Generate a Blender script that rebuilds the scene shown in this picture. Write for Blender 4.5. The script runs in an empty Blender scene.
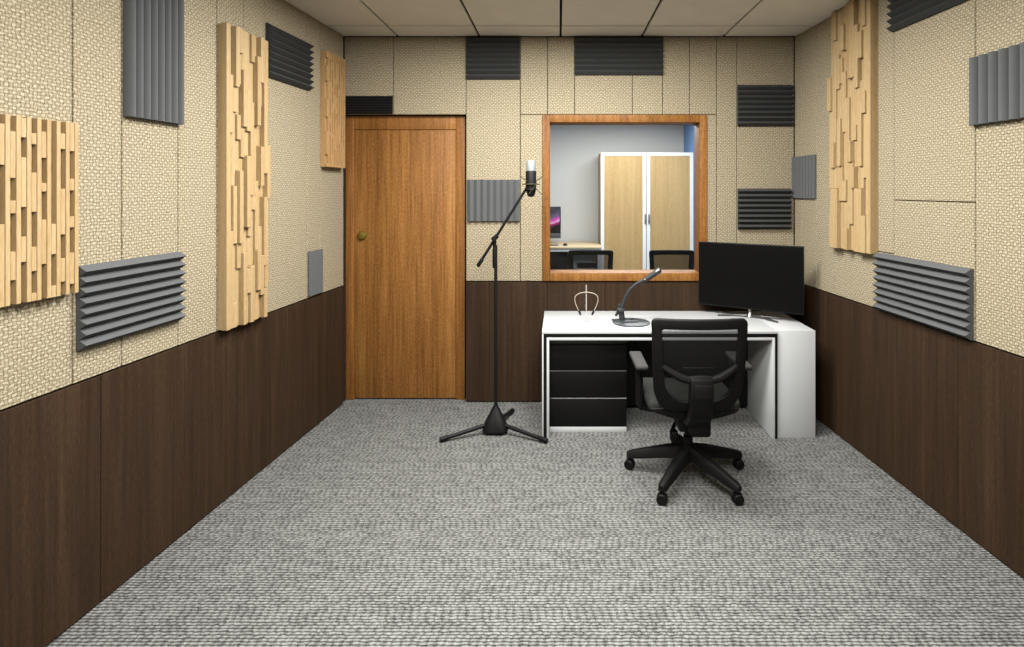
import bpy, bmesh, math, random
from mathutils import Vector, Matrix
R = random.Random(11)
S = bpy.context.scene
COL = S.collection
F, CX, CY, EYE = 569.0, 559.0, 190.0, 1.6
pi = math.pi

def atY(px, py, Y):
    return Vector(((px-CX)*Y/F, Y, EYE-(py-CY)*Y/F))

# ---------------------------------------------------------------- materials
KA = .62   # overall reflectance level; the exposure makes up for it
def lin(r, g, b):
    f = lambda c: (c/255/12.92) if c/255 <= .04045 else ((c/255+.055)/1.055)**2.4
    return (f(r)*KA, f(g)*KA, f(b)*KA, 1)

class NT:
    def __init__(s, name):
        s.m = bpy.data.materials.new(name); s.m.use_nodes = True
        s.t = s.m.node_tree; s.n = s.t.nodes; s.l = s.t.links
        s.b = s.n['Principled BSDF']; s.out = s.n['Material Output']
    def node(s, typ, **kw):
        x = s.n.new(typ)
        for k, v in kw.items(): setattr(x, k, v)
        return x
    def put(s, sock, v):
        if hasattr(v, 'links') or isinstance(v, bpy.types.NodeSocket): s.l.new(v, sock)
        else: sock.default_value = v
    def math(s, op, a, b=None, c=None):
        x = s.node('ShaderNodeMath', operation=op)
        for i, v in enumerate((a, b, c)):
            if v is not None: s.put(x.inputs[i], v)
        return x.outputs[0]
    def obj(s):
        return s.node('ShaderNodeTexCoord').outputs['Object']
    def map(s, vec, scale, loc=(0, 0, 0)):
        x = s.node('ShaderNodeMapping'); s.l.new(vec, x.inputs[0])
        x.inputs['Scale'].default_value = scale; x.inputs['Location'].default_value = loc
        return x.outputs[0]
    def noise(s, vec, scale, detail=3, rough=.55, out=0):
        x = s.node('ShaderNodeTexNoise'); s.l.new(vec, x.inputs['Vector'])
        x.inputs['Scale'].default_value = scale; x.inputs['Detail'].default_value = detail; x.inputs['Roughness'].default_value = rough
        return x.outputs[out]
    def ramp(s, fac, stops):
        x = s.node('ShaderNodeValToRGB'); s.l.new(fac, x.inputs[0])
        e = x.color_ramp.elements
        while len(e) < len(stops): e.new(.5)
        for el, (p, c) in zip(e, stops): el.position = p; el.color = c
        return x.outputs[0]
    def mix(s, fac, a, b, mode='MIX'):
        x = s.node('ShaderNodeMix', data_type='RGBA', blend_type=mode)
        s.put(x.inputs[0], fac); s.put(x.inputs[6], a); s.put(x.inputs[7], b)
        return x.outputs[2]
    def bump(s, h, strength, dist):
        x = s.node('ShaderNodeBump'); s.l.new(h, x.inputs['Height'])
        x.inputs['Strength'].default_value = strength; x.inputs['Distance'].default_value = dist
        s.l.new(x.outputs[0], s.b.inputs['Normal'])
    def base(s, c, rough=.5, metal=0, spec=.5):
        s.put(s.b.inputs['Base Color'], c); s.put(s.b.inputs['Roughness'], rough)
        s.b.inputs['Metallic'].default_value = metal; s.b.inputs['Specular IOR Level'].default_value = spec
        return s

def plain(name, rgb, rough=.5, metal=0, spec=.5, var=.08, scale=14, bump=0):
    t = NT(name); c = lin(*rgb)
    n = t.noise(t.obj(), scale, 4)
    d = tuple(x*(1-var) for x in c[:3])+(1,); e = tuple(min(1, x*(1+var)) for x in c[:3])+(1,)
    t.base(t.ramp(n, [(.3, d), (.7, e)]), rough, metal, spec)
    if bump: t.bump(t.noise(t.obj(), 160, 3), bump, .002)
    return t.m

def m_fabric():
    t = NT('woven_fabric'); o = t.obj()
    dn = t.node('ShaderNodeTexNoise'); t.l.new(o, dn.inputs['Vector']); dn.inputs['Scale'].default_value = 22; dn.inputs['Detail'].default_value = 4
    dv = t.node('ShaderNodeVectorMath', operation='MULTIPLY_ADD')
    t.l.new(dn.outputs['Color'], dv.inputs[0]); dv.inputs[1].default_value = (.026, .026, .022); t.l.new(o, dv.inputs[2])
    sp = t.node('ShaderNodeSeparateXYZ'); t.l.new(dv.outputs[0], sp.inputs[0])
    u = t.math('MULTIPLY', sp.outputs[0], 1/.0135); v = t.math('MULTIPLY', sp.outputs[2], 1/.0125)
    su = t.math('SINE', t.math('MULTIPLY', u, pi)); sv = t.math('SINE', t.math('MULTIPLY', v, pi))
    over = t.math('MULTIPLY_ADD', t.math('MULTIPLY', su, sv), 1.6, .5); over.node.use_clamp = True      # which thread lies on top
    wefts = t.math('POWER', t.math('ABSOLUTE', sv), .6); warps = t.math('POWER', t.math('ABSOLUTE', su), .6)
    hw = t.math('ADD', t.math('MULTIPLY', wefts, over), t.math('MULTIPLY', t.math('MULTIPLY', warps, .7), t.math('SUBTRACT', 1, over)))
    fine = t.noise(o, 240, 3, .65); mid = t.noise(o, 95, 3, .6)
    h = t.math('ADD', t.math('MULTIPLY', hw, .38), t.math('ADD', t.math('MULTIPLY', fine, .48), t.math('MULTIPLY', mid, .46)))
    big = t.noise(o, 3.5, 3)
    col = t.ramp(h, [(.44, lin(86, 72, 51)), (.67, lin(155, 142, 116)), (.88, lin(205, 195, 169))])
    col = t.mix(t.math('MULTIPLY', big, .2), col, lin(160, 146, 121))
    t.base(col, .95, 0, .1); t.bump(h, .8, .006)
    return t.m

def m_carpet():
    t = NT('ribbed_carpet'); o = t.obj()
    wob = t.noise(o, 26, 3)
    sp = t.node('ShaderNodeSeparateXYZ'); t.l.new(o, sp.inputs[0])
    y = t.math('ADD', sp.outputs[1], t.math('MULTIPLY', wob, .012))
    v = t.math('MULTIPLY', y, 1/.0152); rowi = t.math('FLOOR', v)
    u = t.math('ADD', t.math('MULTIPLY', sp.outputs[0], 1/.03), t.math('MULTIPLY', t.math('SINE', t.math('MULTIPLY', rowi, 12.9)), 3))
    row = t.math('ABSOLUTE', t.math('SINE', t.math('MULTIPLY', v, pi)))
    loop = t.math('ABSOLUTE', t.math('SINE', t.math('MULTIPLY', t.math('ADD', u, t.math('MULTIPLY', wob, .8)), pi)))
    cb = t.node('ShaderNodeCombineXYZ'); t.l.new(t.math('FLOOR', u), cb.inputs[0]); t.l.new(rowi, cb.inputs[1])
    wn = t.node('ShaderNodeTexWhiteNoise', noise_dimensions='2D'); t.l.new(cb.outputs[0], wn.inputs['Vector'])
    tuft = t.noise(o, 130, 3, .65)
    patch = t.noise(t.map(o, (.8, 3, 1)), 5, 4, .65)
    hgt = t.math('ADD', t.math('MULTIPLY', row, .55), t.math('MULTIPLY', loop, .25))
    f = t.math('ADD', t.math('MULTIPLY', hgt, .55), t.math('ADD', t.math('MULTIPLY', wn.outputs['Value'], .10), t.math('MULTIPLY', tuft, .62)))
    f = t.math('ADD', f, t.math('MULTIPLY', patch, .14))
    col = t.ramp(t.math('MULTIPLY', f, .85), [(.36, lin(34, 34, 33)), (.56, lin(93, 93, 90)), (.78, lin(157, 157, 153))])
    t.base(col, .97, 0, .05)
    t.bump(t.math('ADD', hgt, t.math('MULTIPLY', tuft, .5)), .7, .006)
    return t.m

def m_wood(name, dark, mid, light, grain=70, stretch=2.2, rough=.5, spec=.35, bands=6, fine=260, along=2, bump=.12):
    t = NT(name); o = t.obj()
    def sc(a, b):
        v = [a, a, a]; v[along] = b; return tuple(v)
    g1 = t.noise(t.map(o, sc(grain, stretch)), 1, 5, .62)
    g2 = t.noise(t.map(o, sc(fine, stretch*22)), 1, 3, .6)
    bd = t.noise(t.map(o, sc(bands, .12)), 1, 2, .5)
    v = t.math('ADD', t.math('MULTIPLY', g1, .36), t.math('ADD', t.math('MULTIPLY', g2, .38), t.math('MULTIPLY', bd, .26)))
    col = t.ramp(v, [(.33, lin(*dark)), (.5, lin(*mid)), (.66, lin(*light))])
    t.base(col, rough, 0, spec); t.bump(g2, bump, .001)
    return t.m

def m_glass():
    t = NT('window_glass')
    tr = t.node('ShaderNodeBsdfTransparent'); gl = t.node('ShaderNodeBsdfGlossy'); fr = t.node('ShaderNodeFresnel'); mx = t.node('ShaderNodeMixShader')
    tr.inputs[0].default_value = (.95, .97, .97, 1); gl.inputs['Roughness'].default_value = .02; fr.inputs[0].default_value = 1.25
    t.l.new(fr.outputs[0], mx.inputs[0]); t.l.new(tr.outputs[0], mx.inputs[1]); t.l.new(gl.outputs[0], mx.inputs[2]); t.l.new(mx.outputs[0], t.out.inputs[0])
    return t.m

def m_acrylic():
    t = NT('clear_acrylic'); t.base((.95, .97, .97, 1), .05)
    tr = t.node('ShaderNodeBsdfTransparent'); mx = t.node('ShaderNodeMixShader'); mx.inputs[0].default_value = .38
    n = t.noise(t.obj(), 20, 2); t.put(t.b.inputs['Base Color'], t.ramp(n, [(.3, lin(220, 222, 220)), (.7, lin(236, 236, 232))]))
    t.l.new(tr.outputs[0], mx.inputs[1]); t.l.new(t.b.outputs[0], mx.inputs[2]); t.l.new(mx.outputs[0], t.out.inputs[0])
    return t.m

def m_chairmesh():
    t = NT('chair_mesh_cloth'); o = t.obj()
    t.base(t.ramp(t.noise(o, 300, 2), [(.3, lin(10, 10, 9)), (.7, lin(18, 18, 17))]), .8, 0, .2)
    tr = t.node('ShaderNodeBsdfTransparent'); mx = t.node('ShaderNodeMixShader')
    w = t.noise(t.map(o, (1, 1, 1)), 420, 1)
    f = t.math('MULTIPLY_ADD', w, .5, .52)
    t.l.new(f, mx.inputs[0]); t.l.new(tr.outputs[0], mx.inputs[1]); t.l.new(t.b.outputs[0], mx.inputs[2]); t.l.new(mx.outputs[0], t.out.inputs[0])
    return t.m

def m_screen_picture():
    t = NT('lit_screen_picture'); o = t.obj()
    sp = t.node('ShaderNodeSeparateXYZ'); t.l.new(o, sp.inputs[0])
    q = t.math('ADD', t.math('MULTIPLY', sp.outputs[0], .9), t.math('MULTIPLY', sp.outputs[2], -1.9))
    n = t.noise(t.map(o, (3, 3, 3)), 1.5, 3)
    q = t.math('ADD', q, t.math('MULTIPLY', n, .25))
    c = t.ramp(t.math('MULTIPLY_ADD', q, 1.2, .95), [(.18, lin(70, 66, 86)), (.36, lin(120, 104, 140)), (.45, lin(240, 70, 200)), (.52, lin(250, 190, 235)), (.60, lin(170, 30, 120)), (.72, lin(16, 14, 18))])
    t.base((.01, .01, .01, 1), .2); t.l.new(c, t.b.inputs['Emission Color']); t.b.inputs['Emission Strength'].default_value = .8
    return t.m

M = dict(
    fabric=m_fabric(), carpet=m_carpet(), glass=m_glass(), acrylic=m_acrylic(), chairmesh=m_chairmesh(), picture=m_screen_picture(),
    walnut=m_wood('dark_walnut_laminate', (37, 26, 18), (57, 42, 29), (77, 58, 41), 55, 1.6, .6, .1, 9),
    oak=m_wood('orange_oak_veneer', (86, 52, 21), (141, 94, 45), (182, 132, 72), 60, 2.2, .55, .15, 9, 230, bump=.2),
    oakframe=m_wood('oak_frame_upright', (84, 50, 20), (138, 90, 42), (180, 128, 68), 60, 2.2, .55, .15, 9, 230, bump=.2),
    oaksill=m_wood('oak_frame_crosswise', (86, 52, 21), (142, 94, 43), (182, 132, 72), 40, 3, .55, .15, 12, 230),
    pine=m_wood('pale_pine_blocks', (166, 135, 92), (184, 156, 112), (196, 172, 130), 42, 1.2, .55, .3, 16, 150),
    spruce=m_wood('honey_pine_slats', (160, 122, 76), (180, 141, 92), (194, 160, 112), 45, 1.2, .55, .3, 16, 150),
    maple=m_wood('pale_maple_doors', (176, 143, 92), (197, 164, 110), (212, 180, 128), 30, .8, .5, .3, 6, 120),
    foam=plain('grey_acoustic_foam', (96, 98, 98), .95, 0, .08, .02, 8),
    foamshade=plain('shaded_grey_foam', (72, 73, 72), .95, 0, .05, .02, 8),  # same grey foam, shade of the upper and back walls put into its colour
    foamblack=plain('black_acoustic_foam', (34, 34, 33), .9, 0, .12, .03, 8),
    ceil=plain('taupe_ceiling_tile', (252, 246, 232), .9, 0, .1, .03, 5),
    gap=plain('black_shadow_gap', (14, 12, 11), .9, 0, .1),
    backing=plain('brown_batten_backing', (56, 40, 28), .9, 0, .1),
    cabwhite=plain('white_enamel', (252, 252, 250), .4, 0, .4, .01, 3),
    white=plain('white_laminate', (208, 210, 210), .42, 0, .4, .015, 3),
    black=plain('black_laminate', (9, 9, 9), .45, 0, .22),
    plastic=plain('black_plastic', (12, 12, 11), .55, 0, .18, .1, 30, .1),
    nylon=plain('charcoal_nylon', (14, 14, 13), .6, 0, .15, .1, 30, .1),
    pad=plain('grey_arm_pad', (54, 54, 52), .75, 0, .25),
    cloth=plain('charcoal_seat_cloth', (56, 57, 54), .95, 0, .1, .15, 120, .3),
    blackmetal=plain('black_powder_coat', (14, 14, 14), .55, 0, .2),
    darkmatte=plain('matte_charcoal', (46, 49, 52), .6, .1, .3),
    darkgrey=plain('dark_grey_metal', (84, 88, 91), .5, .3, .4),
    grille=plain('silver_grille_mesh', (146, 152, 152), .55, .3, .3),
    steel=plain('brushed_steel', (196, 196, 194), .3, 1, .5),
    dullsteel=plain('dull_dark_steel', (120, 120, 118), .38, 1, .5),
    alu=plain('aluminium_line', (150, 150, 148), .4, .6, .5),
    brass=plain('olive_brass', (122, 104, 34), .5, .5, .4),
    cream=plain('cream_band', (176, 166, 148), .5, 0, .4),
    screen=plain('dark_screen', (9, 9, 8), .5, 0, .06, .02),
    greywall=plain('grey_painted_wall', (240, 240, 236), .9, 0, .15, .02, 2),
    bluewall=plain('blue_painted_wall', (140, 182, 240), .9, 0, .15, .02, 2),
    frontwall=plain('beige_wall_paint', (150, 136, 112), .9, 0, .15, .04, 3),
    tablewood=m_wood('pale_table_wood', (206, 182, 140), (222, 200, 160), (232, 214, 178), 20, 1, .5, .3, 6, 100, along=0),
    greycab=plain('light_grey_panel', (184, 186, 184), .6, 0, .3, .03),
    strand=plain('olive_elastic_strand', (58, 56, 34), .8, 0, .2),
)

# ---------------------------------------------------------------- mesh helpers
def new(): return bmesh.new()
def join(dst, src):
    me = bpy.data.meshes.new('tmp'); src.to_mesh(me); src.free(); dst.from_mesh(me); bpy.data.meshes.remove(me); return dst
def box(bm, x0, x1, y0, y1, z0, z1, bev=0, seg=2):
    b = new(); v = bmesh.ops.create_cube(b, size=1)['verts']
    for q in v: q.co = Vector((x0+(q.co.x+.5)*(x1-x0), y0+(q.co.y+.5)*(y1-y0), z0+(q.co.z+.5)*(z1-z0)))
    if bev: bmesh.ops.bevel(b, geom=b.edges[:], offset=bev, segments=seg, affect='EDGES', profile=.5)
    return join(bm, b)
def frame_axes(d):
    d = d.normalized(); u = Vector((0, 0, 1)) if abs(d.z) < .9 else Vector((1, 0, 0))
    a = d.cross(u).normalized(); return a, d.cross(a).normalized()
def tube(bm, pts, rad, n=12, cap=True):
    pts = [Vector(p) for p in pts]; rad = rad if isinstance(rad, (list, tuple)) else [rad]*len(pts)
    rings = []; a = None
    for i, p in enumerate(pts):
        d = (pts[min(i+1, len(pts)-1)]-pts[max(i-1, 0)]).normalized()
        if a is None: a, b = frame_axes(d)
        else:
            a = (a-d*a.dot(d)).normalized(); b = d.cross(a)
        rings.append([bm.verts.new(p+(a*math.cos(2*pi*k/n)+b*math.sin(2*pi*k/n))*rad[i]) for k in range(n)])
    for r0, r1 in zip(rings, rings[1:]):
        for k in range(n): bm.faces.new((r0[k], r0[(k+1) % n], r1[(k+1) % n], r1[k]))
    if cap: bm.faces.new(rings[0][::-1]); bm.faces.new(rings[-1])
    return bm
def lathe(bm, prof, n=32, c=(0, 0, 0)):
    c = Vector(c); rings = []
    for r, z in prof:
        rings.append([bm.verts.new(c+Vector((max(r, 1e-4)*math.cos(2*pi*k/n), max(r, 1e-4)*math.sin(2*pi*k/n), z))) for k in range(n)])
    for r0, r1 in zip(rings, rings[1:]):
        for k in range(n): bm.faces.new((r0[k], r0[(k+1) % n], r1[(k+1) % n], r1[k]))
    bm.faces.new(rings[0][::-1]); bm.faces.new(rings[-1]); return bm
def prism(bm, poly, place, bev=0):
    """poly: list of 2D points; place(p2, t) -> 3D with t in 0..1"""
    b = new(); A = [b.verts.new(place(p, 0)) for p in poly]; B = [b.verts.new(place(p, 1)) for p in poly]; n = len(poly)
    b.faces.new(A[::-1]); b.faces.new(B)
    for i in range(n): b.faces.new((A[i], A[(i+1) % n], B[(i+1) % n], B[i]))
    bmesh.ops.recalc_face_normals(b, faces=b.faces[:])
    if bev: bmesh.ops.bevel(b, geom=b.edges[:], offset=bev, segments=2, affect='EDGES', profile=.5)
    return join(bm, b)
def bez(p0, p1, p2, p3, n=14):
    p0, p1, p2, p3 = map(Vector, (p0, p1, p2, p3)); o = []
    for i in range(n+1):
        t = i/n; o.append(p0*(1-t)**3+p1*3*t*(1-t)**2+p2*3*t*t*(1-t)+p3*t**3)
    return o
def obj(name, bm, mat, parent=None, loc=None, rotz=0, ang=35):
    bmesh.ops.recalc_face_normals(bm, faces=bm.faces[:])
    me = bpy.data.meshes.new(name); bm.to_mesh(me); bm.free()
    for p in me.polygons: p.use_smooth = True
    me.set_sharp_from_angle(angle=math.radians(ang))
    me.materials.append(M[mat])
    o = bpy.data.objects.new(name, me); COL.objects.link(o)
    if parent: o.parent = parent
    if loc is not None: o.location = loc
    if rotz: o.rotation_euler = (0, 0, rotz)
    return o
def empty(name, loc, rotz=0):
    o = bpy.data.objects.new(name, None); COL.objects.link(o); o.location = loc; o.rotation_euler = (0, 0, rotz); o.empty_display_size = .1
    return o
def tag(o, label, cat, group=None):
    o['label'] = label; o['category'] = cat
    if group: o['group'] = group
    return o
def struct(o, label=None, cat=None):
    o['kind'] = 'structure'
    if label: o['label'] = label
    if cat: o['category'] = cat
    return o
def copy_tree(o, parent=None):
    c = o.copy(); COL.objects.link(c); c.parent = parent
    for ch in list(o.children): copy_tree(ch, c)
    return c

# ---------------------------------------------------------------- walls
class Wall:
    def off(s, d): return Wall(s.a+d*s.n*(1 if s.side == 'L' else -1), s.b, s.side)
    def __init__(s, a, b, side):
        s.a, s.b, s.side = a, b, side; s.n = math.sqrt(1+b*b)
        s.ang = {'L': math.atan2(1, b), 'R': math.atan2(-1, -b), 'B': 0}[side]
        s.org = Vector((a, 0, 0)) if side != 'B' else Vector((0, a, 0))
    def Y(s, px):
        return s.a if s.side == 'B' else s.a/((px-CX)/F-s.b)
    def s_(s, px):
        if s.side == 'B': return (px-CX)*s.a/F
        return s.Y(px)*s.n*(1 if s.side == 'L' else -1)
    def sY(s, Y): return Y*s.n*(1 if s.side == 'L' else -1)
    def z(s, px, py): return EYE-(py-CY)*s.Y(px)/F
    def loc(s, sv, z, off=0):
        c, si = math.cos(s.ang), math.sin(s.ang)
        return Vector((s.org.x+c*sv+si*off, s.org.y+si*sv-c*off, z))
WL = Wall(-1.9454, .0791, 'L'); WR = Wall(2.0589, -.0668, 'R'); WB = Wall(4.285, 0, 'B')
CEIL = 2.755; WT_L, WT_R, WT_B = .887, .913, .913
PT = .03   # panel thickness

def panels(wall_obj, name, mat, rects, bev=.0025):
    if mat == 'walnut': bev = .001
    G = .0011 if mat == 'walnut' else .0022
    for (s0, s1, z0, z1) in rects:
        bm = new(); box(bm, s0+G, s1-G, 0, PT, z0+G, z1-G, bev, 1); obj(name, bm, mat, wall_obj)
def backing(name, boxes, wall):
    bm = new()
    for q in boxes: box(bm, *q)
    o = obj(name, bm, 'backing', None, wall.org, wall.ang); struct(o); return o

YE = 4.25   # where the side walls' cladding ends
# left wall
wl = backing('wall_left', [(-1.3, WL.sY(4.46), PT, .12, 0, CEIL+.1)], WL)
sx = [WL.s_(p) for p in (72.8, 122, 178.2, 217, 243.6, 264.4, 307, 320)]
sl = [-1.3, .35, 1.15]+sx+[WL.sY(YE)]
panels(wl, 'fabric_panel', 'fabric', [(a, b, WT_L, CEIL) for a, b in zip(sl, sl[1:])])
ys = [-1.3]+[WL.sY(2.2+.4375*k) for k in range(-7, 5)]+[WL.sY(YE)]
panels(wl, 'wood_panel', 'walnut', [(a, b, .008, WT_L-.004) for a, b in zip(ys, ys[1:]) if b-a > .05])
# right wall
wr = backing('wall_right', [(WR.sY(4.46), 1.3, PT, .12, 0, CEIL+.1)], WR)
q = {p: WR.s_(p) for p in (801.6, 816.5, 829.5, 834, 877, 893.8, 975.2)}
zr = WR.z(893.8, 200.2); sR0 = WR.sY(4.283)
panels(wr, 'fabric_panel', 'fabric', [
    (sR0, q[801.6], WT_R, CEIL), (q[801.6], q[816.5], WT_R, CEIL), (q[816.5], q[834], WT_R, CEIL), (q[834], q[893.8], WT_R, 1.245), (q[834], q[893.8], 1.245, CEIL),
    (q[893.8], q[975.2], WT_R, zr), (q[893.8], q[975.2], zr, CEIL), (q[975.2], -1.75, WT_R, CEIL), (-1.75, -.9, WT_R, CEIL), (-.9, .2, WT_R, CEIL), (.2, 1.3, WT_R, CEIL)])
yr = [sR0]+[WR.sY(4.006-.441*k) for k in range(0, 12)]+[1.3]
panels(wr, 'wood_panel', 'walnut', [(a, b, .008, WT_R-.004) for a, b in zip(yr, yr[1:])])
# back wall with door and window openings
DX0, DX1, DZ = WB.s_(345.5)-.004, WB.s_(465.6), WB.z(400, 114.6)
WX0, WX1, WZ0, WZ1 = WB.s_(542.6), WB.s_(706.6), .913, WB.z(600, 114.6)
XL, XR = -1.618, 1.771
wb = backing('wall_back', [(-2.15, DX0-.012, PT, .18, 0, CEIL+.1), (DX0-.012, DX1, PT, .18, DZ+.0, CEIL+.1), (DX1, WX0, PT, .18, 0, CEIL+.1),
    (WX0, WX1, PT, .18, 0, WZ0), (WX0, WX1, PT, .18, WZ1, CEIL+.1), (WX1, 2.25, PT, .18, 0, CEIL+.1)], WB)
b_ = lambda p: WB.s_(p)
zz = lambda y: WB.z(500, y)
panels(wb, 'fabric_panel', 'fabric', [
    (XL, b_(393.4), DZ, CEIL), (b_(393.4), b_(466), DZ, CEIL), (b_(466), b_(520.3), WT_B, CEIL), (b_(520.3), b_(547.6), WZ1, CEIL), (b_(520.3), WX0, WT_B, WZ1),
    (b_(547.6), b_(574.7), WZ1, CEIL), (b_(574.7), b_(632.4), WZ1, CEIL), (b_(632.4), b_(662.7), WZ1, CEIL), (b_(662.7), b_(689.6), WZ1, CEIL), (b_(689.6), b_(716.6), WZ1, CEIL),
    (WX1, b_(716.6), WT_B, WZ1), (b_(716.6), b_(737), WT_B, CEIL), (b_(737), XR, WT_B, CEIL)])
xs = [DX1+.001]+[b_(p) for p in (489, 547, 605, 663, 721, 779)]+[XR]
panels(wb, 'wood_panel', 'walnut', [(a, b, .008, WT_B-.004) for a, b in zip(xs, xs[1:])])
# front wall behind the camera
bm = new(); box(bm, -2.2, 2.3, -1.42, -1.3, 0, CEIL+.1); struct(obj('wall_front', bm, 'frontwall'))
# floor (studio + control room)
bm = new(); box(bm, -3.2, 3.2, -1.5, 9.7, -.06, 0); struct(obj('floor', bm, 'carpet'))
# ceiling with tiles
bm = new(); box(bm, -3.2, 3.2, -1.5, 4.47, CEIL+.018, CEIL+.1); ce = struct(obj('ceiling', bm, 'gap'))
gx = [-2.44+.004]+[-1.212+.612*k for k in range(-1, 6)]+[2.46]
gx = [-1.824-.612]+[-1.824+.612*k for k in range(0, 7)]+[2.46]
gy = [-1.4]+[4.007-.612*k for k in range(8, -1, -1)]+[4.283]
for i, (x0, x1) in enumerate(zip(gx, gx[1:])):
    for y0, y1 in zip(gy, gy[1:]):
        bm = new(); box(bm, x0+.008, x1-.008, y0+.011, y1-.011, CEIL, CEIL+.0175, .002, 1); obj('ceiling_tile', bm, 'ceil', ce)

# ---------------------------------------------------------------- door
YD = 4.335
dm = lambda px: (px-CX)*YD/F
dz = lambda py: EYE-(py-CY)*YD/F
x0, x1 = dm(345), dm(464.8); i0, i1 = dm(354.2), dm(456); zt = dz(129.5); ztop = DZ-.004
bm = new()
box(bm, x0, i0, YD, YD+.10, 0.002, ztop, .003); box(bm, i1, x1, YD, YD+.10, .002, ztop, .003); box(bm, i0, i1, YD, YD+.10, zt, ztop, .003)
box(bm, i0, i1, YD+.07, YD+.1, 0.002, .02)
door = struct(obj('door_1', bm, 'oakframe'), 'orange oak door in a plain oak frame with a small round knob', 'door')
bm = new(); box(bm, i0+.003, i1-.003, YD+.008, YD+.05, .012, zt-.003, .003)
slab = obj('door_leaf', bm, 'oak', door)
kz = dz(235.5); kx = dm(362)
bm = new(); lathe(bm, [(.012, 0), (.03, 0), (.033, .004), (.033, .012), (.028, .02), (.012, .024)], 24)
bmesh.ops.transform(bm, matrix=Matrix.Translation((kx, YD+.009, kz)) @ Matrix.Rotation(pi/2, 4, 'X'), verts=bm.verts[:])
obj('door_knob', bm, 'brass', slab)

# ---------------------------------------------------------------- observation window
yf, yb_ = 4.272, 4.462
ix0, ix1 = b_(549.8), b_(699.6); iz0, iz1 = WB.z(600, 272.8), WB.z(600, 122.4)
bm = new(); box(bm, WX0, ix0, yf, yb_, WZ0+.004, WZ1-.003, .002); box(bm, ix1, WX1, yf, yb_, WZ0+.004, WZ1-.003, .002)
win = struct(obj('window_1', bm, 'oakframe'), 'oak framed observation window into the control room', 'window')
bm = new(); box(bm, ix0, ix1, yf, yb_, iz1, WZ1-.003, .002); obj('window_head', bm, 'oaksill', win)
bm = new(); box(bm, ix0, ix1, yf, yb_, WZ0+.004, iz0, .002); obj('window_sill', bm, 'oaksill', win)
bm = new(); box(bm, ix0, ix1, yb_-.014, yb_-.006, iz0, iz1); obj('window_glass', bm, 'glass', win)

# ---------------------------------------------------------------- foam absorbers
def foam(wall, s0, z0, w, h, n, vertical=False, label='', mat='foam', base=.012, depth=.030, group='ridged foam absorbers on the walls', rounded=False):
    L = h if not vertical else w; p = L/n; prof = [(0, 0), (0, L)]
    for k in range(n):
        a = L-k*p
        if rounded:
            prof += [(-base-depth*math.sin(pi*j/12)**.75, a-.0006-(p-.0012)*j/12) for j in range(13)]; continue
        prof += [(-base, a-.0004), (-base-depth, a-p*.492), (-base-depth, a-p*.508)]
    if not rounded: prof += [(-base, .0004)]
    bm = new()
    if not vertical: prism(bm, prof, lambda q, t: Vector((t*w, q[0], q[1])))
    else: prism(bm, prof, lambda q, t: Vector((q[1], q[0], t*h)))
    o = obj('foam_absorber', bm, mat, None, wall.loc(s0, z0, .001), wall.ang, 20)
    return tag(o, label, 'foam panel', group)
def span(W, a, b): return W.s_(a), W.s_(b)-W.s_(a)
s0, w = span(WL, 122.5, 178.8); z0 = WL.z(122.5, 116.2); foam(WL, s0, z0, w, .62, 8, True, 'tall grey foam panel with upright ridges cut off by the top of the photo', depth=.026, rounded=True)
s0, w = span(WL, 75.5, 177.6); z1 = WL.z(177.6, 251.6); z0 = WL.z(177.6, 319.8); foam(WL, s0, z0, w, z1-z0, 8, False, 'grey foam panel with level ridges tucked behind the slotted pine panel')
s0, w = span(WL, 265.3, 308); foam(WL, s0, 2.252, w, .31, 8, False, 'shade-toned grey foam panel high beside the tall pine block panel and the honey pine panel', 'foamshade')
s0, w = span(WL, 307.4, 321.2); z0 = WL.z(307.4, 296.4); foam(WL, s0, z0, w, WL.z(307.4, 251.8)-z0, 5, True, 'narrow upright grey foam panel standing on the dark wood paneling near the door', depth=.008)
s0, w = span(WR, 893.6, 930); z0 = WR.z(894, 32.2); foam(WR, s0, z0, .68, CEIL-z0-.004, 7, False, 'shade-toned grey foam panel touching the ceiling beside the tall pine block panel opposite the slotted one', 'foamshade')
s0, w = span(WR, 879.4, 973.8); z1 = WR.z(879.4, 252.6); z0 = z1-.325; foam(WR, s0, max(z0, WT_R+.002), w, z1-z0, 8, False, 'grey foam panel with level ridges just above the dark paneling, beside the monitor')
s0 = WR.s_(973.8); z0 = WR.z(973.8, 125.8); z1 = WR.z(973.8, 59); foam(WR, s0, z0, .42, z1-z0, 8, True, 'grey foam panel with upright ridges at the right edge of the photo', depth=.028, rounded=True)
s0, w = span(WR, 793.0, 816.4); z0 = WR.z(816.4, 198.6); foam(WR, s0, z0, w, WR.z(816.4, 154.6)-z0, 8, True, 'small grey foam panel with upright ridges in the corner above the monitor', depth=.008)
s0, w = span(WB, 345.6, 393); foam(WB, b_(345.6), zz(114.0), w, zz(96)-zz(114.0), 7, False, 'small thin black foam panel right above the door', base=.008, depth=.014, mat='foamblack')
s0, w = span(WB, 467, 519.8); foam(WB, s0, zz(79.6), w, CEIL-.004-zz(79.6), 8, False, 'squarish shade-toned grey foam panel under the ceiling between door and window', 'foamshade')
s0, w = span(WB, 575, 662.5); foam(WB, s0, zz(75.4), w, CEIL-.004-zz(75.4), 7, False, 'wide shade-toned grey foam panel under the ceiling above the window', 'foamshade')
s0, w = span(WB, 737.2, 791.6); foam(WB, s0, zz(126.4), w, zz(85)-zz(126.4), 8, False, 'upper of the two shade-toned grey foam panels beside the window in the corner', 'foamshade')
s0, w = span(WB, 737.4, 789.6); foam(WB, s0, zz(229), w, zz(188.5)-zz(229), 8, False, 'lower shade-toned grey foam panel beside the window, just above the monitor', 'foamshade')
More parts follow.
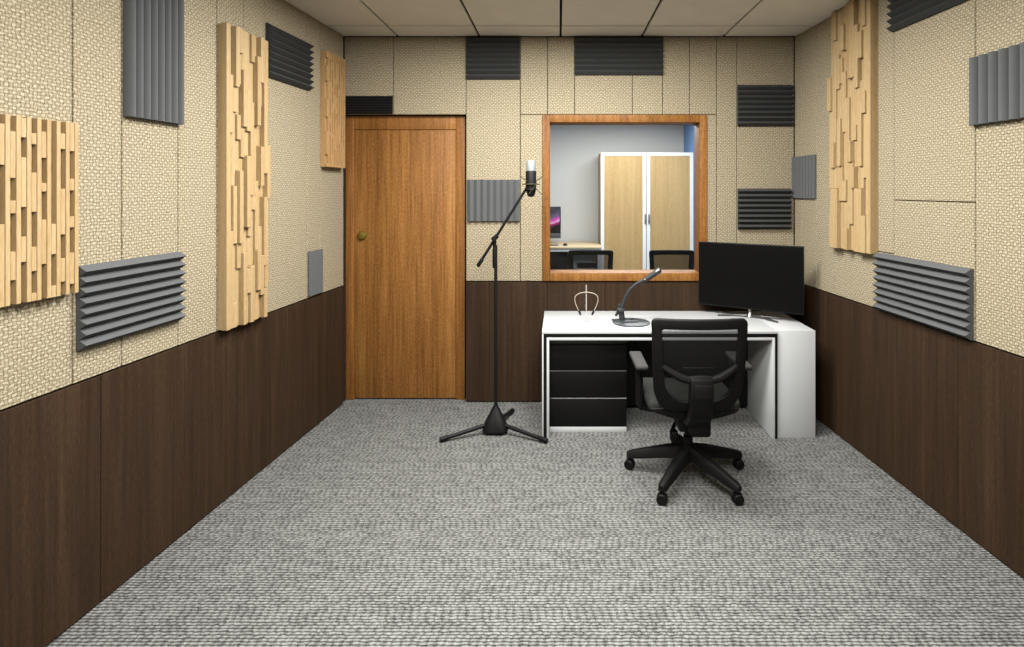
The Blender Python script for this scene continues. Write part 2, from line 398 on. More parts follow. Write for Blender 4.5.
s0, w = span(WB, 467.4, 519.8); foam(WB, s0, zz(220.9), w, zz(179.7)-zz(220.9), 8, True, 'grey foam panel with upright ridges behind the microphone boom', depth=.018)

# ---------------------------------------------------------------- wooden diffusers
def slotted(wall, s1, zt, w, h, pitch, slots, label, mat, depth=.045, slot_d=.021, first=None):
    """slots: list from the s1 end going back: list of (t0,t1) recesses measured down from the top"""
    n = int(round(w/pitch)); pitch = w/n; bm = new()
    box(bm, 0, w, -depth+slot_d, 0, 0, h)
    for k in range(n):
        xb = w-k*pitch-pitch*.46; x1 = xb; xa = w-(k+1)*pitch; xb2 = w-k*pitch
        rec = slots[k] if k < len(slots) else rand_slots()
        box(bm, x1+.0004, xb2-.0004, -depth, -depth+slot_d, 0, h, .0012, 1)
        t = 0
        for (a, b) in rec+[(1, 1)]:
            if a-t > .004: box(bm, xa+.0006, x1-.0006, -depth+.0012, -depth+slot_d, h*(1-a), h*(1-t), .0012, 1)
            t = b
    o = obj('slotted_diffuser', bm, mat, None, wall.loc(s1-w, zt-h, .001), wall.ang)
    return tag(o, label, 'diffuser panel')
def rand_slots():
    o = []; t = R.uniform(0, .06)
    while t < .97:
        e = min(.985, t+R.uniform(.06, .26)); o.append((t, e)); t = e+R.uniform(.03, .2)
    return o
raw = [(228, [(143, 228), (265, 345), (380, 458), (555, 590)]), (200, [(50, 88), (137, 260), (402, 475), (548, 590)]), (172, [(46, 368), (463, 560)]),
       (142, [(44, 83), (165, 242), (269, 355), (493, 600)]), (110, [(38, 88), (123, 210), (332, 440), (515, 583)]), (78, [(36, 42), (102, 163), (317, 408), (487, 620)]),
       (45, [(32, 83), (228, 297), (337, 455), (543, 625)]), (10, [(28, 60), (187, 370)])]
sl_ = []
for x, segs in raw:
    top = 28+(x/240)*27; bot = 628-(x/240)*45
    sl_.append([(max(0, (a-top)/(bot-top)), min(1, (b-top)/(bot-top))) for a, b in segs])
WF = WL.off(.045); s1 = WF.s_(79.6); zt = WF.z(78.2, 123.2)
slotted(WL, s1, zt, .612, .612, .034, sl_, 'square pale pine panel with slotted recesses, cut by the edge of the photo', 'pine')
s1 = WL.off(.05).s_(345.6); s0 = WL.s_(320.3); zt = WL.z(320.3, 50.5); zb = WL.z(320.3, 166.8)
slotted(WL, s1, zt, s1-s0, zt-zb, .034, [], 'narrow honey pine slat panel high beside the door', 'spruce', .05, .02)

def blocks(wall, s0, w, z0, h, n, label, seed, solid_first):
    r = random.Random(seed); bm = new(); sw = w/n
    box(bm, 0.002, w-.002, -.022, 0, .004, h-.004)
    lv = (.032, .045, .060); last = None
    for k in range(n):
        xa, xb = k*sw, (k+1)*sw
        if (solid_first == 'near' and k == 0) or (solid_first == 'far' and k == n-1):
            box(bm, xa, xb-.0008, -.05, -.021, 0, h, .0025, 1); continue
        z = 0; d = None
        off = r.uniform(-.012, .012)
        while z < h-1e-4:
            e = z+r.choice((.13, .16, .22, .30, .38, .5))
            if h-e < .1: e = h
            d = r.choice([q_ for q_ in lv if q_ != d])
            box(bm, xa+.0004, xb-.0008, -d, -.021, z+.0004+(off if z == 0 else 0)*.0, e-.0004, .0025, 1)
            z = e
    o = obj('block_diffuser', bm, 'pine', None, wall.loc(s0, z0, .001), wall.ang)
    return tag(o, label, 'diffuser panel', 'tall pine block diffusers')
s0 = WL.s_(217.3); w = WL.off(.055).s_(270.5)-s0
blocks(WL, s0, w, WT_L+.004, WL.z(217.3, 22.5)-WT_L-.004, 12, 'tall panel of staggered pine blocks beside the dark foam, on the slotted panel wall', 5, 'near')
s0 = WR.off(.045).s_(829); w = WR.s_(878.6)-s0; zb = WR.z(877, 254)
blocks(WR, s0, w, zb, CEIL-.006-zb, 12, 'tall panel of staggered pine blocks reaching the ceiling, above and beyond the monitor', 9, 'far')

# ---------------------------------------------------------------- desk
DT = .692; YF = 3.656; YBK = 4.272
desk = tag(empty('desk', (.75, 3.96, 0)), 'white desk with black edge lines standing against the window wall', 'desk')
def dpart(name, bm, mat, par=desk):
    bmesh.ops.translate(bm, verts=bm.verts[:], vec=Vector((-.75, -3.96, 0))) if par is desk else None
    return obj(name, bm, mat, par)
xa, xe, xb0 = -.109, 1.405, 1.655
bm = new(); box(bm, xa, xe, YF, YBK, DT-.0165, DT, .0015); dpart('desk_top', bm, 'white')
bm = new(); box(bm, xa, xa+.0095, YF, YBK, 0, DT-.0165, .001); dpart('side_panel', bm, 'white')
bm = new(); box(bm, xa+.0095, xa+.030, YF+.003, YBK, 0, DT-.0165); box(bm, xa+.03, xe-.017, YF+.003, YBK, DT-.041, DT-.0165); box(bm, xe-.017, xe, YF+.003, YBK, 0, DT-.0165)
dpart('black_inlay', bm, 'black')
bm = new(); box(bm, xa+.030, xa+.0455, YF, YBK, 0, DT-.041, .001); box(bm, xa+.0455, xe-.0325, YF, YBK, DT-.0585, DT-.041, .001); box(bm, xe-.0325, xe-.017, YF, YBK, 0, DT-.041, .001)
dpart('inner_frame', bm, 'white')
bm = new(); box(bm, xe+.0005, xb0, YF+.016, YBK, 0, DT, .0015); dpart('end_cabinet', bm, 'white')
bm = new(); box(bm, xa+.0455, xe-.0325, 4.14, 4.155, .03, DT-.0585); dpart('modesty_panel', bm, 'black')
# drawer unit
px0, px1 = -.0625, .446; yd = 3.762
du = tag(empty('drawer_unit', ((px0+px1)/2, 3.94, 0)), 'black three-drawer unit with a white plinth under the white desk', 'drawer unit')
def dup_(name, bm, mat, par):
    bmesh.ops.translate(bm, verts=bm.verts[:], vec=Vector((-(px0+px1)/2, -3.94, 0)))
    return obj(name, bm, mat, par)
bm = new(); box(bm, px0, px1, yd+.02, 4.13, .034, .60, .001); dup_('carcass', bm, 'black', du)
bm = new(); box(bm, px0, px1, yd, 4.13, 0, .0335, .001); dup_('plinth', bm, 'white', du)
bm = new(); box(bm, px0, px1, yd+.004, yd+.0195, .583, .618, .001); dup_('top_rail', bm, 'darkgrey', du)
for za, zb_ in ((.4075, .582), (.226, .3985), (.0355, .217)):
    bm = new(); box(bm, px0, px1, yd, yd+.0195, za, zb_, .001); d_ = dup_('drawer', bm, 'black', du)
    if za > .1:
        bm = new(); box(bm, px0, px1, yd-.001, yd+.015, za-.0065, za-.002, .0005, 1); dup_('finger_rail', bm, 'alu', d_)

# ---------------------------------------------------------------- monitor on desk
P0 = Vector((1.036, 4.227)); P1 = Vector((1.656, 3.846)); mc = (P0+P1)/2; mw = (P1-P0).length; mang = math.atan2(P1.y-P0.y, P1.x-P0.x)
mon = tag(empty('monitor', (mc.x, mc.y, DT), mang), 'large black monitor on crossed metal feet at the desk corner', 'monitor')
zb = .753-DT; zt = 1.218-DT
bm = new(); box(bm, -mw/2, mw/2, 0, .016, zb, zt, .003); box(bm, -mw*.36, mw*.36, .014, .04, zb+.05, zt-.06, .01); obj('housing', bm, 'plastic', mon)
bm = new(); box(bm, -mw/2+.006, mw/2-.006, -.0012, .002, zb+.010, zt-.007); obj('display_panel', bm, 'screen', mon)
bm = new(); lathe(bm, [(.030, .006), (.026, .012), (.017, .022), (.012, .04), (.011, .07), (.016, .09)], 20, (0.0, .035, 0)); obj('stand_neck', bm, 'steel', mon)
for xx, yy in ((.215, .09), (.205, -.02)):
    for sg in (1, -1):
        bm = new(); tube(bm, [(0, .035, .012), (sg*xx*.5, .035+(yy-.035)*.5, .009), (sg*xx, yy-(.03 if yy < 0 else 0), .006)], [.010, .008, .006], 10)
        obj('stand_foot', bm, 'dullsteel', mon)

# ---------------------------------------------------------------- gooseneck microphone on desk
gy_ = .908*F/(323-CY); gx_ = (631.4-CX)*gy_/F
gm = tag(empty('gooseneck_microphone', (gx_, gy_, DT)), 'dark grey bent-neck desk microphone on a round flat base', 'microphone')
bm = new(); lathe(bm, [(.118, 0), (.127, .002), (.127, .007), (.122, .0095), (.02, .0105)], 48); obj('base', bm, 'darkgrey', gm)
bm = new()
prism(bm, [(-.135, .012), (-.128, .03), (.0, .06), (.02, .05), (-.02, -.012), (.045, -.03), (.04, -.042), (-.05, -.045)], lambda q_, t: Vector((q_[0], q_[1]+.01, .0115+t*.008))); obj('base_bracket', bm, 'darkgrey', gm)
def gp(px, py, dy=0.0): 
    v = atY(px, py, gy_+dy); return v-Vector((gx_, gy_, DT))
bm = new()
tube(bm, [gp(622.5, 321), gp(621.5, 314), gp(620, 307)], [.020, .020, .017], 12)
for (a, b, r_) in (((617.5, 309), (623.5, 312), .027), ((615.5, 316), (619, 311), .010), ((618.5, 304.6), (621, 306.5), .011)):
    tube(bm, [gp(*a), gp((a[0]+b[0])/2, (a[1]+b[1])/2), gp(*b)], [r_*.7, r_, r_*.8], 12)
obj('hinge_joint', bm, 'darkmatte', gm)
bm = new(); pts = bez(gp(622, 307), gp(626, 294), gp(630, 285), gp(646, 279.3), 18); tube(bm, pts, [.0125-.002*i/18 for i in range(19)], 12); obj('gooseneck', bm, 'darkmatte', gm)
bm = new(); tube(bm, [gp(645, 279.8), gp(646, 279.2), gp(646.2, 279.1), gp(655.5, 273)], [.010, .013, .0185, .020], 16); hd = obj('microphone_head', bm, 'darkmatte', gm)
bm = new(); tube(bm, [gp(645.2, 279.7), gp(646.4, 279.0)], [.0115, .0120], 16); obj('neck_ring', bm, 'steel', hd)
bm = new(); tube(bm, [gp(655.2, 273.2), gp(656.2, 272.5), gp(659.5, 270.3), gp(660.6, 269.6)], [.0195, .0215, .0215, .014], 16); obj('silver_tip', bm, 'dullsteel', hd)

# ---------------------------------------------------------------- headphone stand + headset
hy = .908*F/(321.6-CY); hx = (586.3-CX)*hy/F
hs = tag(empty('headset_stand', (hx, hy, DT)), 'thin clear rod stand with a small foot on the white desk', 'stand')
bm = new(); lathe(bm, [(.018, 0), (.019, .002), (.017, .004), (.004, .006)], 24); obj('foot', bm, 'acrylic', hs)
ztop = EYE-(285-CY)*hy/F-DT
bm = new(); tube(bm, [(0, 0, .005), (0, 0, ztop)], .0042, 10); obj('rod', bm, 'acrylic', hs)
def hp(px, py): v = atY(px, py, hy-.006); return v-Vector((hx, hy, DT))
he = tag(empty('headset', (hx, hy, DT)), 'thin pale neckband headset with dark ear tips hanging on the clear rod', 'headset')
bm = new(); pts = bez(hp(579, 311.5), hp(574.5, 302), hp(569.8, 293), hp(586.4, 292.2), 14)+bez(hp(586.4, 292.2), hp(603, 293), hp(598.3, 302), hp(593.8, 311.5), 14)[1:]
tube(bm, pts, .0029, 8); obj('band', bm, 'cream', he)
for a, b in (((578.7, 310.5), (580.8, 315)), ((594, 310.5), (592, 315))):
    bm = new(); tube(bm, [hp(*a), hp((a[0]+b[0])/2, (a[1]+b[1])/2), hp(*b)], [.006, .008, .006], 10); obj('ear_tip', bm, 'plastic', he)

# ---------------------------------------------------------------- microphone stand
sx_, sy_ = -.418, 3.76
st = tag(empty('microphone_stand', (sx_, sy_, 0)), 'black tripod microphone stand with an angled boom in front of the door wall', 'microphone stand')
def sp_(px, py): v = atY(px, py, sy_); return v-Vector((sx_, sy_, 0))
bm = new(); n = 36; rings = []
for (r0, k3, z) in ((.060, .10, .012), (.070, .14, .022), (.066, .16, .055), (.048, .12, .10), (.026, .05, .15), (.017, 0, .168), (.014, 0, .178)):
    ring = []
    for i in range(n):
        th = 2*pi*i/n; rr = 1.14*r0*(1+k3*math.cos(3*(th-math.radians(209)))); ring.append(bm.verts.new((rr*math.cos(th), rr*math.sin(th), z)))
    rings.append(ring)
for a, b in zip(rings, rings[1:]):
    for i in range(n): bm.faces.new((a[i], a[(i+1) % n], b[(i+1) % n], b[i]))
bm.faces.new(rings[0][::-1]); bm.faces.new(rings[-1]); obj('hub', bm, 'blackmetal', st)
for tip in ((-.755, 3.60), (-.072, 3.585), (-.331, 4.09)):
    d = Vector((tip[0]-sx_, tip[1]-sy_, 0)); L = d.length; u = d.normalized()
    bm = new(); tube(bm, [u*.045+Vector((0, 0, .062)), u*(L-.03)+Vector((0, 0, .022))], [.0135, .0125], 12); lg = obj('leg', bm, 'blackmetal', st)
    bm = new(); tube(bm, [u*(L-.065)+Vector((0, 0, .0275)), u*(L-.055)+Vector((0, 0, .0262)), u*(L-.005)+Vector((0, 0, .0185)), u*L+Vector((0, 0, .0178))], [.0125, .0158, .0158, .012], 14); obj('rubber_foot', bm, 'plastic', lg)
bm = new(); tube(bm, [(0, 0, .16), (0, 0, 1.235)], .0112, 14); obj('pole', bm, 'blackmetal', st)
bm = new(); tube(bm, [sp_(494.6, 268), sp_(494.6, 266), sp_(494.6, 250), sp_(494.6, 246)], [.011, .0145, .0145, .011], 14); obj('height_clutch', bm, 'plastic', st)
bm = new(); tube(bm, [sp_(494.6, 247), sp_(494.6, 237)], .012, 12); tube(bm, [sp_(493, 240.5), sp_(497.3, 235.5)], .015, 12)
v = sp_(494.6, 238.5); tube(bm, [v+Vector((-.003, -.03, 0)), v+Vector((-.003, .02, 0))], .016, 12); obj('boom_clamp', bm, 'plastic', st)
bm = new(); tube(bm, [sp_(480, 262.7), sp_(527, 187.5)], [.0095, .0088], 12); bo = obj('boom', bm, 'blackmetal', st)
bm = new(); tube(bm, [sp_(477.6, 266.4), sp_(478.2, 265.6), sp_(481.8, 259.8), sp_(482.4, 258.8)], [.010, .013, .013, .010], 14); obj('boom_end', bm, 'plastic', bo)

# shock mount and studio microphone (own things, carried by the stand)
mc0 = atY(531, 184, sy_)
sm = tag(empty('shock_mount', mc0), 'spider shock mount with thin crossing arms holding the studio microphone', 'shock mount')
bm = new()
ring = [Vector((.041*math.cos(2*pi*k/28), .041*math.sin(2*pi*k/28), 0)) for k in range(29)]
tube(bm, ring, .0042, 8, False); tube(bm, [r_+Vector((0, 0, -.035)) for r_ in ring], .0036, 8, False)
obj('ring', bm, 'blackmetal', sm)
mp = lambda px, py, dy=0: atY(px, py, sy_+dy)-mc0
bm = new(); tube(bm, [mp(526.6, 188), mp(528.2, 186.5, -.02)], .008, 10); obj('swivel', bm, 'plastic', sm)
for a, b, dy in (((527, 181), (520.6, 176.5), -.03), ((536, 181), (543, 176), -.03), ((536, 189), (542.6, 195), -.03), ((526, 184.2), (522.2, 184.4), -.035), ((536, 184.2), (540, 184.4), -.035), ((536, 181), (541, 178), .04)):
    bm = new(); e0 = mp(*a, dy); e1 = mp(*b, dy*1.5); tube(bm, [e0, e1], .0024, 8); obj('spider_arm', bm, 'strand', sm)
bm = new(); tube(bm, [mp(522, 184.3, -.044), mp(540, 184.3, -.044)], .003, 8); tube(bm, [mp(529, 194, -.04), mp(536.5, 184, -.043)], .0026, 8); obj('elastic_cord', bm, 'strand', sm)
mi = tag(empty('studio_microphone', mc0), 'black studio microphone with a silver grille top held on the boom', 'microphone')
zf = lambda py: EYE-(py-CY)*sy_/F-mc0.z
bm = new(); lathe(bm, [(0.0113, zf(197)), (0.0237, zf(195.6)), (0.0294, zf(192)), (0.0350, zf(189.5)), (0.0356, zf(188)), (0.0356, zf(172)), (0.0333, zf(171.2))], 28); bd = obj('body', bm, 'blackmetal', mi)
bm = new(); lathe(bm, [(0.0266, zf(171.3)), (0.0328, zf(170.8)), (0.0328, zf(170.2)), (0.0311, zf(170)), (0.0311, zf(162)), (0.0271, zf(160.6)), (0.0136, zf(160.2))], 28); obj('grille', bm, 'grille', mi)

# ---------------------------------------------------------------- office chair (origin on floor below the column, facing +Y)
def rpoly(corners, rads, seg=6, mids=4):
    n = len(corners); out = []
    for i in range(n):
        p, a, b = Vector(corners[i]), Vector(corners[i-1]), Vector(corners[(i+1) % n]); r_ = rads[i]
        d0 = (a-p).normalized(); d1 = (b-p).normalized(); s_, e_ = p+d0*r_, p+d1*r_
        arc = [s_*(1-t)**2+p*2*t*(1-t)+e_*t*t for t in [k/seg for k in range(seg+1)]]
        out.append(arc)
    res = []
    for i in range(n):
        res += out[i]; a = out[i][-1]; b = out[(i+1) % n][0]
        res += [a.lerp(b, k/(mids+1)) for k in range(1, mids+1)]
    return res
HW_O = [(.945, .247), (.70, .236), (.54, .228), (.450, .178)]
HW_I = [(.893, .196), (.70, .184), (.565, .172), (.508, .105)]
def backy(x, z):
    t = (z-.455)/.485
    return -.205-.085*t-.03*math.sin(t*pi)+.6*x*x
def make_chair(loc, rotz):
    c = empty('office_chair', loc, rotz)
    mk = lambda prof: [(-w_, z_) for z_, w_ in prof[::-1]]+[(w_, z_) for z_, w_ in prof]
    def corners(prof): return [(w_, z_) for z_, w_ in prof]+[(-w_, z_) for z_, w_ in prof[::-1]]
    ro = rpoly(corners(HW_O), [.035, .06, .06, .05, .05, .06, .06, .035]); ri = rpoly(corners(HW_I), [.018, .05, .05, .045, .045, .05, .05, .018])
    bm = new(); th = .016; n = len(ro); V = []
    for pts, sy in ((ro, -1), (ro, 1), (ri, 1), (ri, -1)):
        V.append([bm.verts.new((p.x, backy(p.x, p.y)+sy*th, p.y)) for p in pts])
    for k in range(4):
        A, B = V[k], V[(k+1) % 4]
        for i in range(n): bm.faces.new((A[i], A[(i+1) % n], B[(i+1) % n], B[i]))
    bmesh.ops.recalc_face_normals(bm, faces=bm.faces[:])
    long_edges = [e for e in bm.edges if abs(e.calc_face_angle(0)) > .9]
    bmesh.ops.bevel(bm, geom=long_edges, offset=.007, segments=3, affect='EDGES', profile=.5)
    bf = obj('backrest', bm, 'nylon', c)
    def hwi(z):
        for (za, wa), (zb_, wb_) in zip(HW_I, HW_I[1:]):
            if zb_ <= z <= za: return wb_+(wa-wb_)*(z-zb_)/(za-zb_)
        return .1
    bm = new(); rows = []
    for j in range(21):
        z = .500+(.395)*j/20; w_ = hwi(min(max(z, .505), .89))+.006
        rows.append([bm.verts.new((w_*(i/8-1), backy(w_*(i/8-1), z)+.004, z)) for i in range(17)])
    for a, b in zip(rows, rows[1:]):
        for i in range(16): bm.faces.new((a[i], a[i+1], b[i+1], b[i]))
    obj('back_mesh', bm, 'chairmesh', bf)
    # lumbar yoke
    bm = new()
    for sg in (1, -1):
        pts = [(sg*.19, backy(.19, .700)-.004, .700), (sg*.15, backy(.15, .675)-.014, .675), (sg*.10, backy(.1, .645)-.022, .648), (sg*.055, backy(.05, .63)-.026, .637)]
        tube(bm, pts, [.014, .018, .021, .021], 10)
    tube(bm, [(-.07, backy(.07, .63)-.026, .640), (0, backy(0, .63)-.03, .648), (.07, backy(.07, .63)-.026, .640)], .018, 10)
    obj('lumbar_yoke', bm, 'nylon', bf)
    bm = new(); box(bm, -.082, .082, backy(0, .675)+.012, backy(0, .675)+.03, .662, .692, .006); obj('lumbar_pad', bm, 'nylon', bf)
    # spine
    bm = new()
    prism(bm, [(-.225, .375), (-.285, .43), (-.325, .56), (-.322, .650), (-.270, .658), (-.258, .56), (-.235, .46), (-.17, .40), (-.10, .40), (-.10, .345)], lambda q_, t: Vector((-.058+.116*t, q_[0], q_[1])), .01)
    spn = obj('back_spine', bm, 'plastic', c)
    bm = new(); prism(bm, [(-.290, .44), (-.334, .56), (-.334, .625), (-.32, .625), (-.31, .56), (-.275, .44)], lambda q_, t: Vector((-.044+.088*t, q_[0]-.002, q_[1])), .004); obj('spine_cover', bm, 'nylon', spn)
    # seat
    bm = new(); box(bm, -.245, .245, -.165, .255, .420, .490, .030, 5)
    for v_ in bm.verts:
        if v_.co.z > .45: v_.co.z += .012*(1-(v_.co.x/.245)**2)*(-1)+.25*max(0, abs(v_.co.x)/.245-.75)*.05
        if v_.co.y > .16: v_.co.z -= (v_.co.y-.16)**2*1.6
    obj('seat', bm, 'cloth', c)
    bm = new()
    prism(bm, [(-.236, .452), (-.21, .428), (-.15, .408), (-.08, .392), (.08, .392), (.15, .408), (.21, .428), (.236, .452)], lambda q_, t: Vector((q_[0], -.18+.40*t, q_[1])), .006); obj('seat_pan', bm, 'plastic', c)
    bm = new(); box(bm, -.075, .085, -.12, .12, .30, .38, .015, 3); box(bm, -.035, .075, -.215, -.06, .31, .40, .02, 3); mech = obj('tilt_mechanism', bm, 'plastic', c)
    bm = new(); tube(bm, [(-.03, .03, .315), (-.075, 0, .30), (-.088, -.02, .275)], [.008, .009, .012], 10); box(bm, -.105, -.062, -.05, .0, .215, .275, .012, 3); obj('lever', bm, 'plastic', mech)
    for sg in (1, -1):
        ar = None
        bm = new()
        tube(bm, [(sg*.12, .02, .375), (sg*.20, .02, .375), (sg*.258, .02, .385), (sg*.268, .02, .42)], [.018, .018, .019, .019], 10)
        b2 = new(); box(b2, sg*.268-.017, sg*.268+.017, -.015, .055, .39, .62, .01, 3); join(bm, b2)
        b2 = new(); box(b2, sg*.268-.024, sg*.268+.024, -.03, .07, .60, .648, .008, 2); join(bm, b2)
        ar = obj('armrest', bm, 'plastic', c)
        bm = new(); b2 = new(); box(b2, sg*.27-.042, sg*.27+.042, -.155, .135, .642, .668, .012, 3)
        for v_ in b2.verts:
            v_.co.x = sg*.277+(v_.co.x-sg*.27)*(1-.2*abs(v_.co.y)/.15)
        join(bm, b2); obj('arm_pad', bm, 'pad', ar)
    bm = new(); lathe(bm, [(.026, .11), (.026, .235), (.0195, .24), (.0195, .30)], 20); obj('gas_column', bm, 'blackmetal', c)
    # five-star base
    bm = new(); lathe(bm, [(.045, .115), (.050, .125), (.048, .17), (.036, .19), (.030, .192)], 24)
    angs = [math.radians(90+72*k) for k in range(5)]
    for th in angs:
        u = Vector((math.cos(th), math.sin(th), 0)); s_ = Vector((-u.y, u.x, 0)); secs = []
        for (d, hw, zt_, zb__) in ((.02, .034, .188, .118), (.12, .030, .168, .106), (.25, .025, .130, .080), (.325, .023, .106, .068), (.343, .016, .098, .070)):
            secs.append([bm.verts.new(u*d+s_*x+Vector((0, 0, z_))) for x, z_ in ((-hw, zb__), (hw, zb__), (hw*.85, zt_-.008), (hw*.45, zt_), (-hw*.45, zt_), (-hw*.85, zt_-.008))])
        for a, b in zip(secs, secs[1:]):
            for i in range(6): bm.faces.new((a[i], a[(i+1) % 6], b[(i+1) % 6], b[i]))
        bm.faces.new(secs[0][::-1]); bm.faces.new(secs[-1])
    obj('star_base', bm, 'nylon', c, ang=50)
    for k, th in enumerate(angs):
        p = Vector((math.cos(th)*.328, math.sin(th)*.328, 0)); w_ = math.radians((20, 60, 75, 95, 110)[k])
        bm = new(); lathe(bm, [(.008, .055), (.008, .075)], 10); box(bm, -.009, .009, -.022, .02, .028, .057, .006, 2); cs = obj('caster', bm, 'plastic', c, p, w_)
        for sg in (1, -1):
            bm = new(); b2 = new(); lathe(b2, [(.012, -.0075), (.024, -.0075), (.0275, -.004), (.0275, .004), (.024, .0075), (.012, .0075)], 20)
            bmesh.ops.transform(b2, matrix=Matrix.Translation((sg*.0155, 0, .0278)) @ Matrix.Rotation(pi/2, 4, 'Y'), verts=b2.verts[:]); join(bm, b2); obj('wheel', bm, 'plastic', cs)
    return c
CG = 'black mesh office chairs'
ch = tag(make_chair((.718, 3.166, 0), 0), 'black mesh office chair with grey arm pads in front of the white desk', 'chair', CG)
c2 = copy_tree(ch); c2.location = (.345, 5.93, 0); c2.rotation_euler = (0, 0, pi); tag(c2, 'black chair seen through the window in front of the pale table', 'chair', CG)
c3 = copy_tree(ch); c3.location = (1.225, 5.93, 0); c3.rotation_euler = (0, 0, pi); tag(c3, 'black mesh chair seen through the window in front of the tall cabinet', 'chair', CG)

# ---------------------------------------------------------------- control room beyond the window
bm = new(); box(bm, -2.1, 2.2, 9.6, 9.7, 0, 2.8); struct(obj('wall_control_room_back', bm, 'greywall'))
bm = new(); box(bm, 2.104, 2.2, 4.47, 9.6, 0, 2.8); struct(obj('wall_control_room_right', bm, 'bluewall'))
bm = new(); box(bm, -2.1, -2.0, 4.47, 9.6, 0, 2.8); struct(obj('wall_control_room_left', bm, 'greywall'))
bm = new(); box(bm, -2.1, 2.2, 4.475, 9.6, 2.75, 2.85); struct(obj('ceiling_control_room', bm, 'greywall'))
cy0 = 8.9; kx0, kx1, kz1 = .654, 2.100, 2.187
cab = tag(empty('tall_cabinet', ((kx0+kx1)/2, 9.2, 0)), 'tall white-framed cabinet with two pale wood doors behind the window', 'cabinet')
def cpart(name, x0, x1, y0, y1, z0, z1, mat, par=cab, bev=.002):
    bm = new(); box(bm, x0, x1, y0, y1, z0, z1, bev); bmesh.ops.translate(bm, verts=bm.verts[:], vec=Vector((-(kx0+kx1)/2, -9.2, 0))); return obj(name, bm, mat, par)
cpart('carcass', kx0+.003, kx1, cy0+.024, 9.495, 0, kz1, 'maple')
xm = (646.4-CX)*cy0/F
for (a, b, hx_) in ((kx0, xm-.006, 645.2), (xm+.006, kx1, 649.0)):
    bm = new(); fw = .052
    for q_ in ((a, a+fw, .05, kz1), (b-fw, b, .05, kz1), (a+fw, b-fw, .05, .05+fw), (a+fw, b-fw, kz1-fw, kz1)): box(bm, q_[0], q_[1], cy0, cy0+.022, q_[2], q_[3])
    bmesh.ops.translate(bm, verts=bm.verts[:], vec=Vector((-(kx0+kx1)/2, -9.2, 0))); dr = obj('door', bm, 'cabwhite', cab)
    cpart('door_panel', a+fw, b-fw, cy0+.006, cy0+.02, .05+fw, kz1-fw, 'maple', dr, 0)
    hx2 = (hx_-CX)*cy0/F; cpart('handle', hx2-.012, hx2+.012, cy0-.022, cy0+.001, EYE-(223.5-CY)*cy0/F, EYE-(214-CY)*cy0/F, 'alu', dr, .004)
tb = tag(empty('work_table', (-.25, 9.0, 0)), 'pale wood topped table against the grey wall behind the window', 'table')
def tpart(name, x0, x1, y0, y1, z0, z1, mat, par=tb, o=(-.25, 9.0, 0), bev=.003):
    bm = new(); box(bm, x0, x1, y0, y1, z0, z1, bev); bmesh.ops.translate(bm, verts=bm.verts[:], vec=-Vector(o)); return obj(name, bm, mat, par)
tpart('table_top', -1.2, .645, 8.6, 9.495, .715, .745, 'tablewood'); tpart('apron', -1.2, .645, 8.62, 8.65, .665, .714, 'white')
tpart('leg', .585, .640, 8.62, 9.45, 0, .664, 'white'); tpart('leg', -1.2, -1.14, 8.62, 9.45, 0, .664, 'white')
pd = tpart('pedestal', -.5, .135, 8.7, 9.4, 0, .66, 'black', None, (0, 0, 0)); tag(pd, 'black pedestal under the pale table behind the window', 'pedestal')
lc = tag(empty('low_cabinet', (.37, 9.0, 0)), 'light grey low cabinet with a dark open slot under the pale table', 'cabinet')
lo = (.37, 9.0, 0)
tpart('carcass', .16, .575, 8.77, 9.4, 0, .655, 'greycab', lc, lo); tpart('front_panel', .16, .575, 8.755, 8.769, .482, .655, 'greycab', lc, lo); tpart('front_panel', .16, .575, 8.755, 8.769, 0, .396, 'greycab', lc, lo)
tpart('slot_tray', .28, .57, 8.750, 8.769, .40, .478, 'plastic', lc, lo, .002)
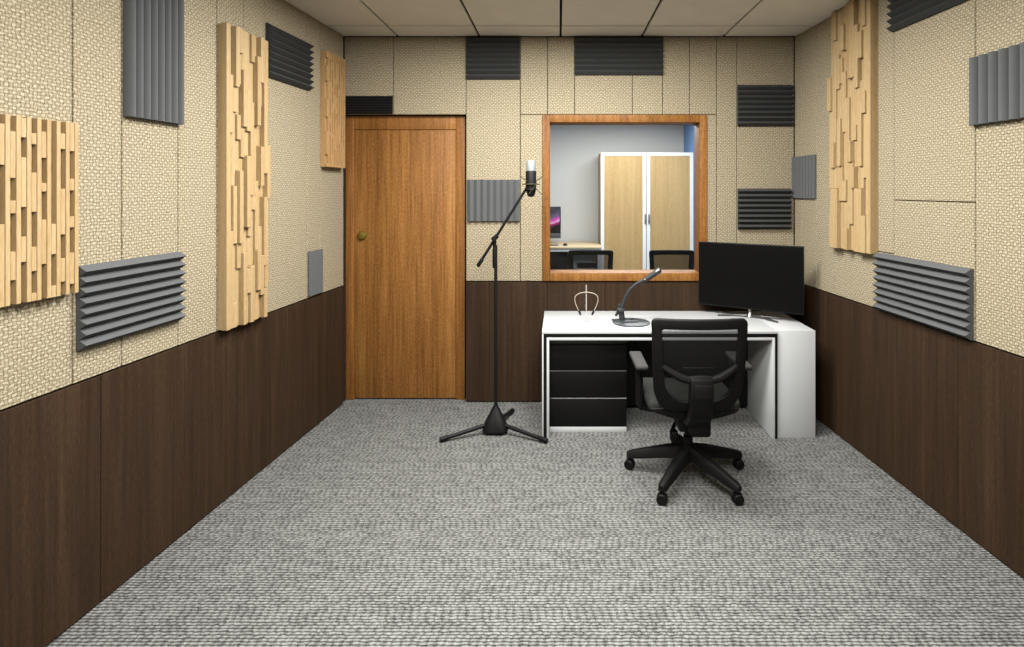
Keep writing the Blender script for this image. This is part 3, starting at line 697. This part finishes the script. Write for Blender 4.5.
# all-in-one computer
pcY = 9.05; r1 = (560.8-CX)*pcY/F; pw = .62; cxp = r1-pw/2
pc = tag(empty('desktop_computer', (cxp, pcY, .745)), 'desktop computer with a pink swirl on its screen, behind the window', 'computer')
zb_, zt_ = EYE-(238.3-CY)*pcY/F-.745, EYE-(206.6-CY)*pcY/F-.745
bm = new(); box(bm, -pw/2, pw/2, 0, .03, zb_, zt_, .006); obj('housing', bm, 'black', pc)
bm = new(); box(bm, -pw/2+.014, pw/2-.018, -.002, .002, zb_+.11, zt_-.014); obj('lit_screen', bm, 'picture', pc)
bm = new(); box(bm, -pw/2+.001, pw/2-.001, -.0025, .002, zb_+.001, zb_+.08, .0005); obj('chin', bm, 'darkgrey', pc)
bm = new(); box(bm, -.09, .09, .02, .03, .006, zb_+.2, .003); box(bm, -.1, .1, -.06, .10, .0, .007, .003); obj('foot', bm, 'alu', pc)
bm = new(); box(bm, -.36, -.015, 8.72, 8.83, .7455, .757, .003); tag(obj('keyboard', bm, 'darkgrey'), 'thin keyboard on the pale table in front of the computer', 'keyboard')
bm = new(); b2 = new(); bmesh.ops.create_uvsphere(b2, u_segments=20, v_segments=12, radius=.5)
for v_ in b2.verts: v_.co = Vector((.095+v_.co.x*.07, 8.76+v_.co.y*.11, .7455+max(0, v_.co.z)*.075))
join(bm, b2); tag(obj('computer_mouse', bm, 'plastic'), 'small black mouse on the pale table behind the window', 'mouse')

# ---------------------------------------------------------------- lights
def area(name, loc, sx, sy, power, col=(1, .99, .965), spread=None):
    l = bpy.data.lights.new(name, 'AREA'); l.shape = 'RECTANGLE'; l.size = sx; l.size_y = sy; l.energy = power; l.color = col
    if spread: l.spread = spread
    o = bpy.data.objects.new(name, l); COL.objects.link(o); o.location = loc; return o
for x in (-.38, .40):
    for y, e in ((.1, 42), (1.6, 40), (3.0, 50)):
        area('ceiling_lamp', (x, y, CEIL-.012), .58, .58, e)
for y, e in ((6.9, 100), (8.2, 30)):
    area('control_room_lamp', (.9, y, 2.73), 1.8, .4, e, (1, .98, .96))
w = bpy.data.worlds.new('world'); S.world = w; w.use_nodes = True
w.node_tree.nodes['Background'].inputs[0].default_value = (.5, .5, .5, 1); w.node_tree.nodes['Background'].inputs[1].default_value = .02

# ---------------------------------------------------------------- camera
cam = bpy.data.cameras.new('camera'); cam.sensor_width = 36; cam.lens = F/1024*36; cam.sensor_fit = 'HORIZONTAL'
cam.shift_x = (512-CX)/1024; cam.shift_y = (CY-323.5)/1024; cam.clip_start = .05
co = bpy.data.objects.new('camera', cam); COL.objects.link(co); co.location = (0, 0, EYE); co.rotation_euler = (pi/2, 0, 0); S.camera = co
S.view_settings.view_transform = 'Standard'; S.view_settings.look = 'None'; S.view_settings.gamma = 1; S.view_settings.use_curve_mapping = False
S.view_settings.exposure = .72
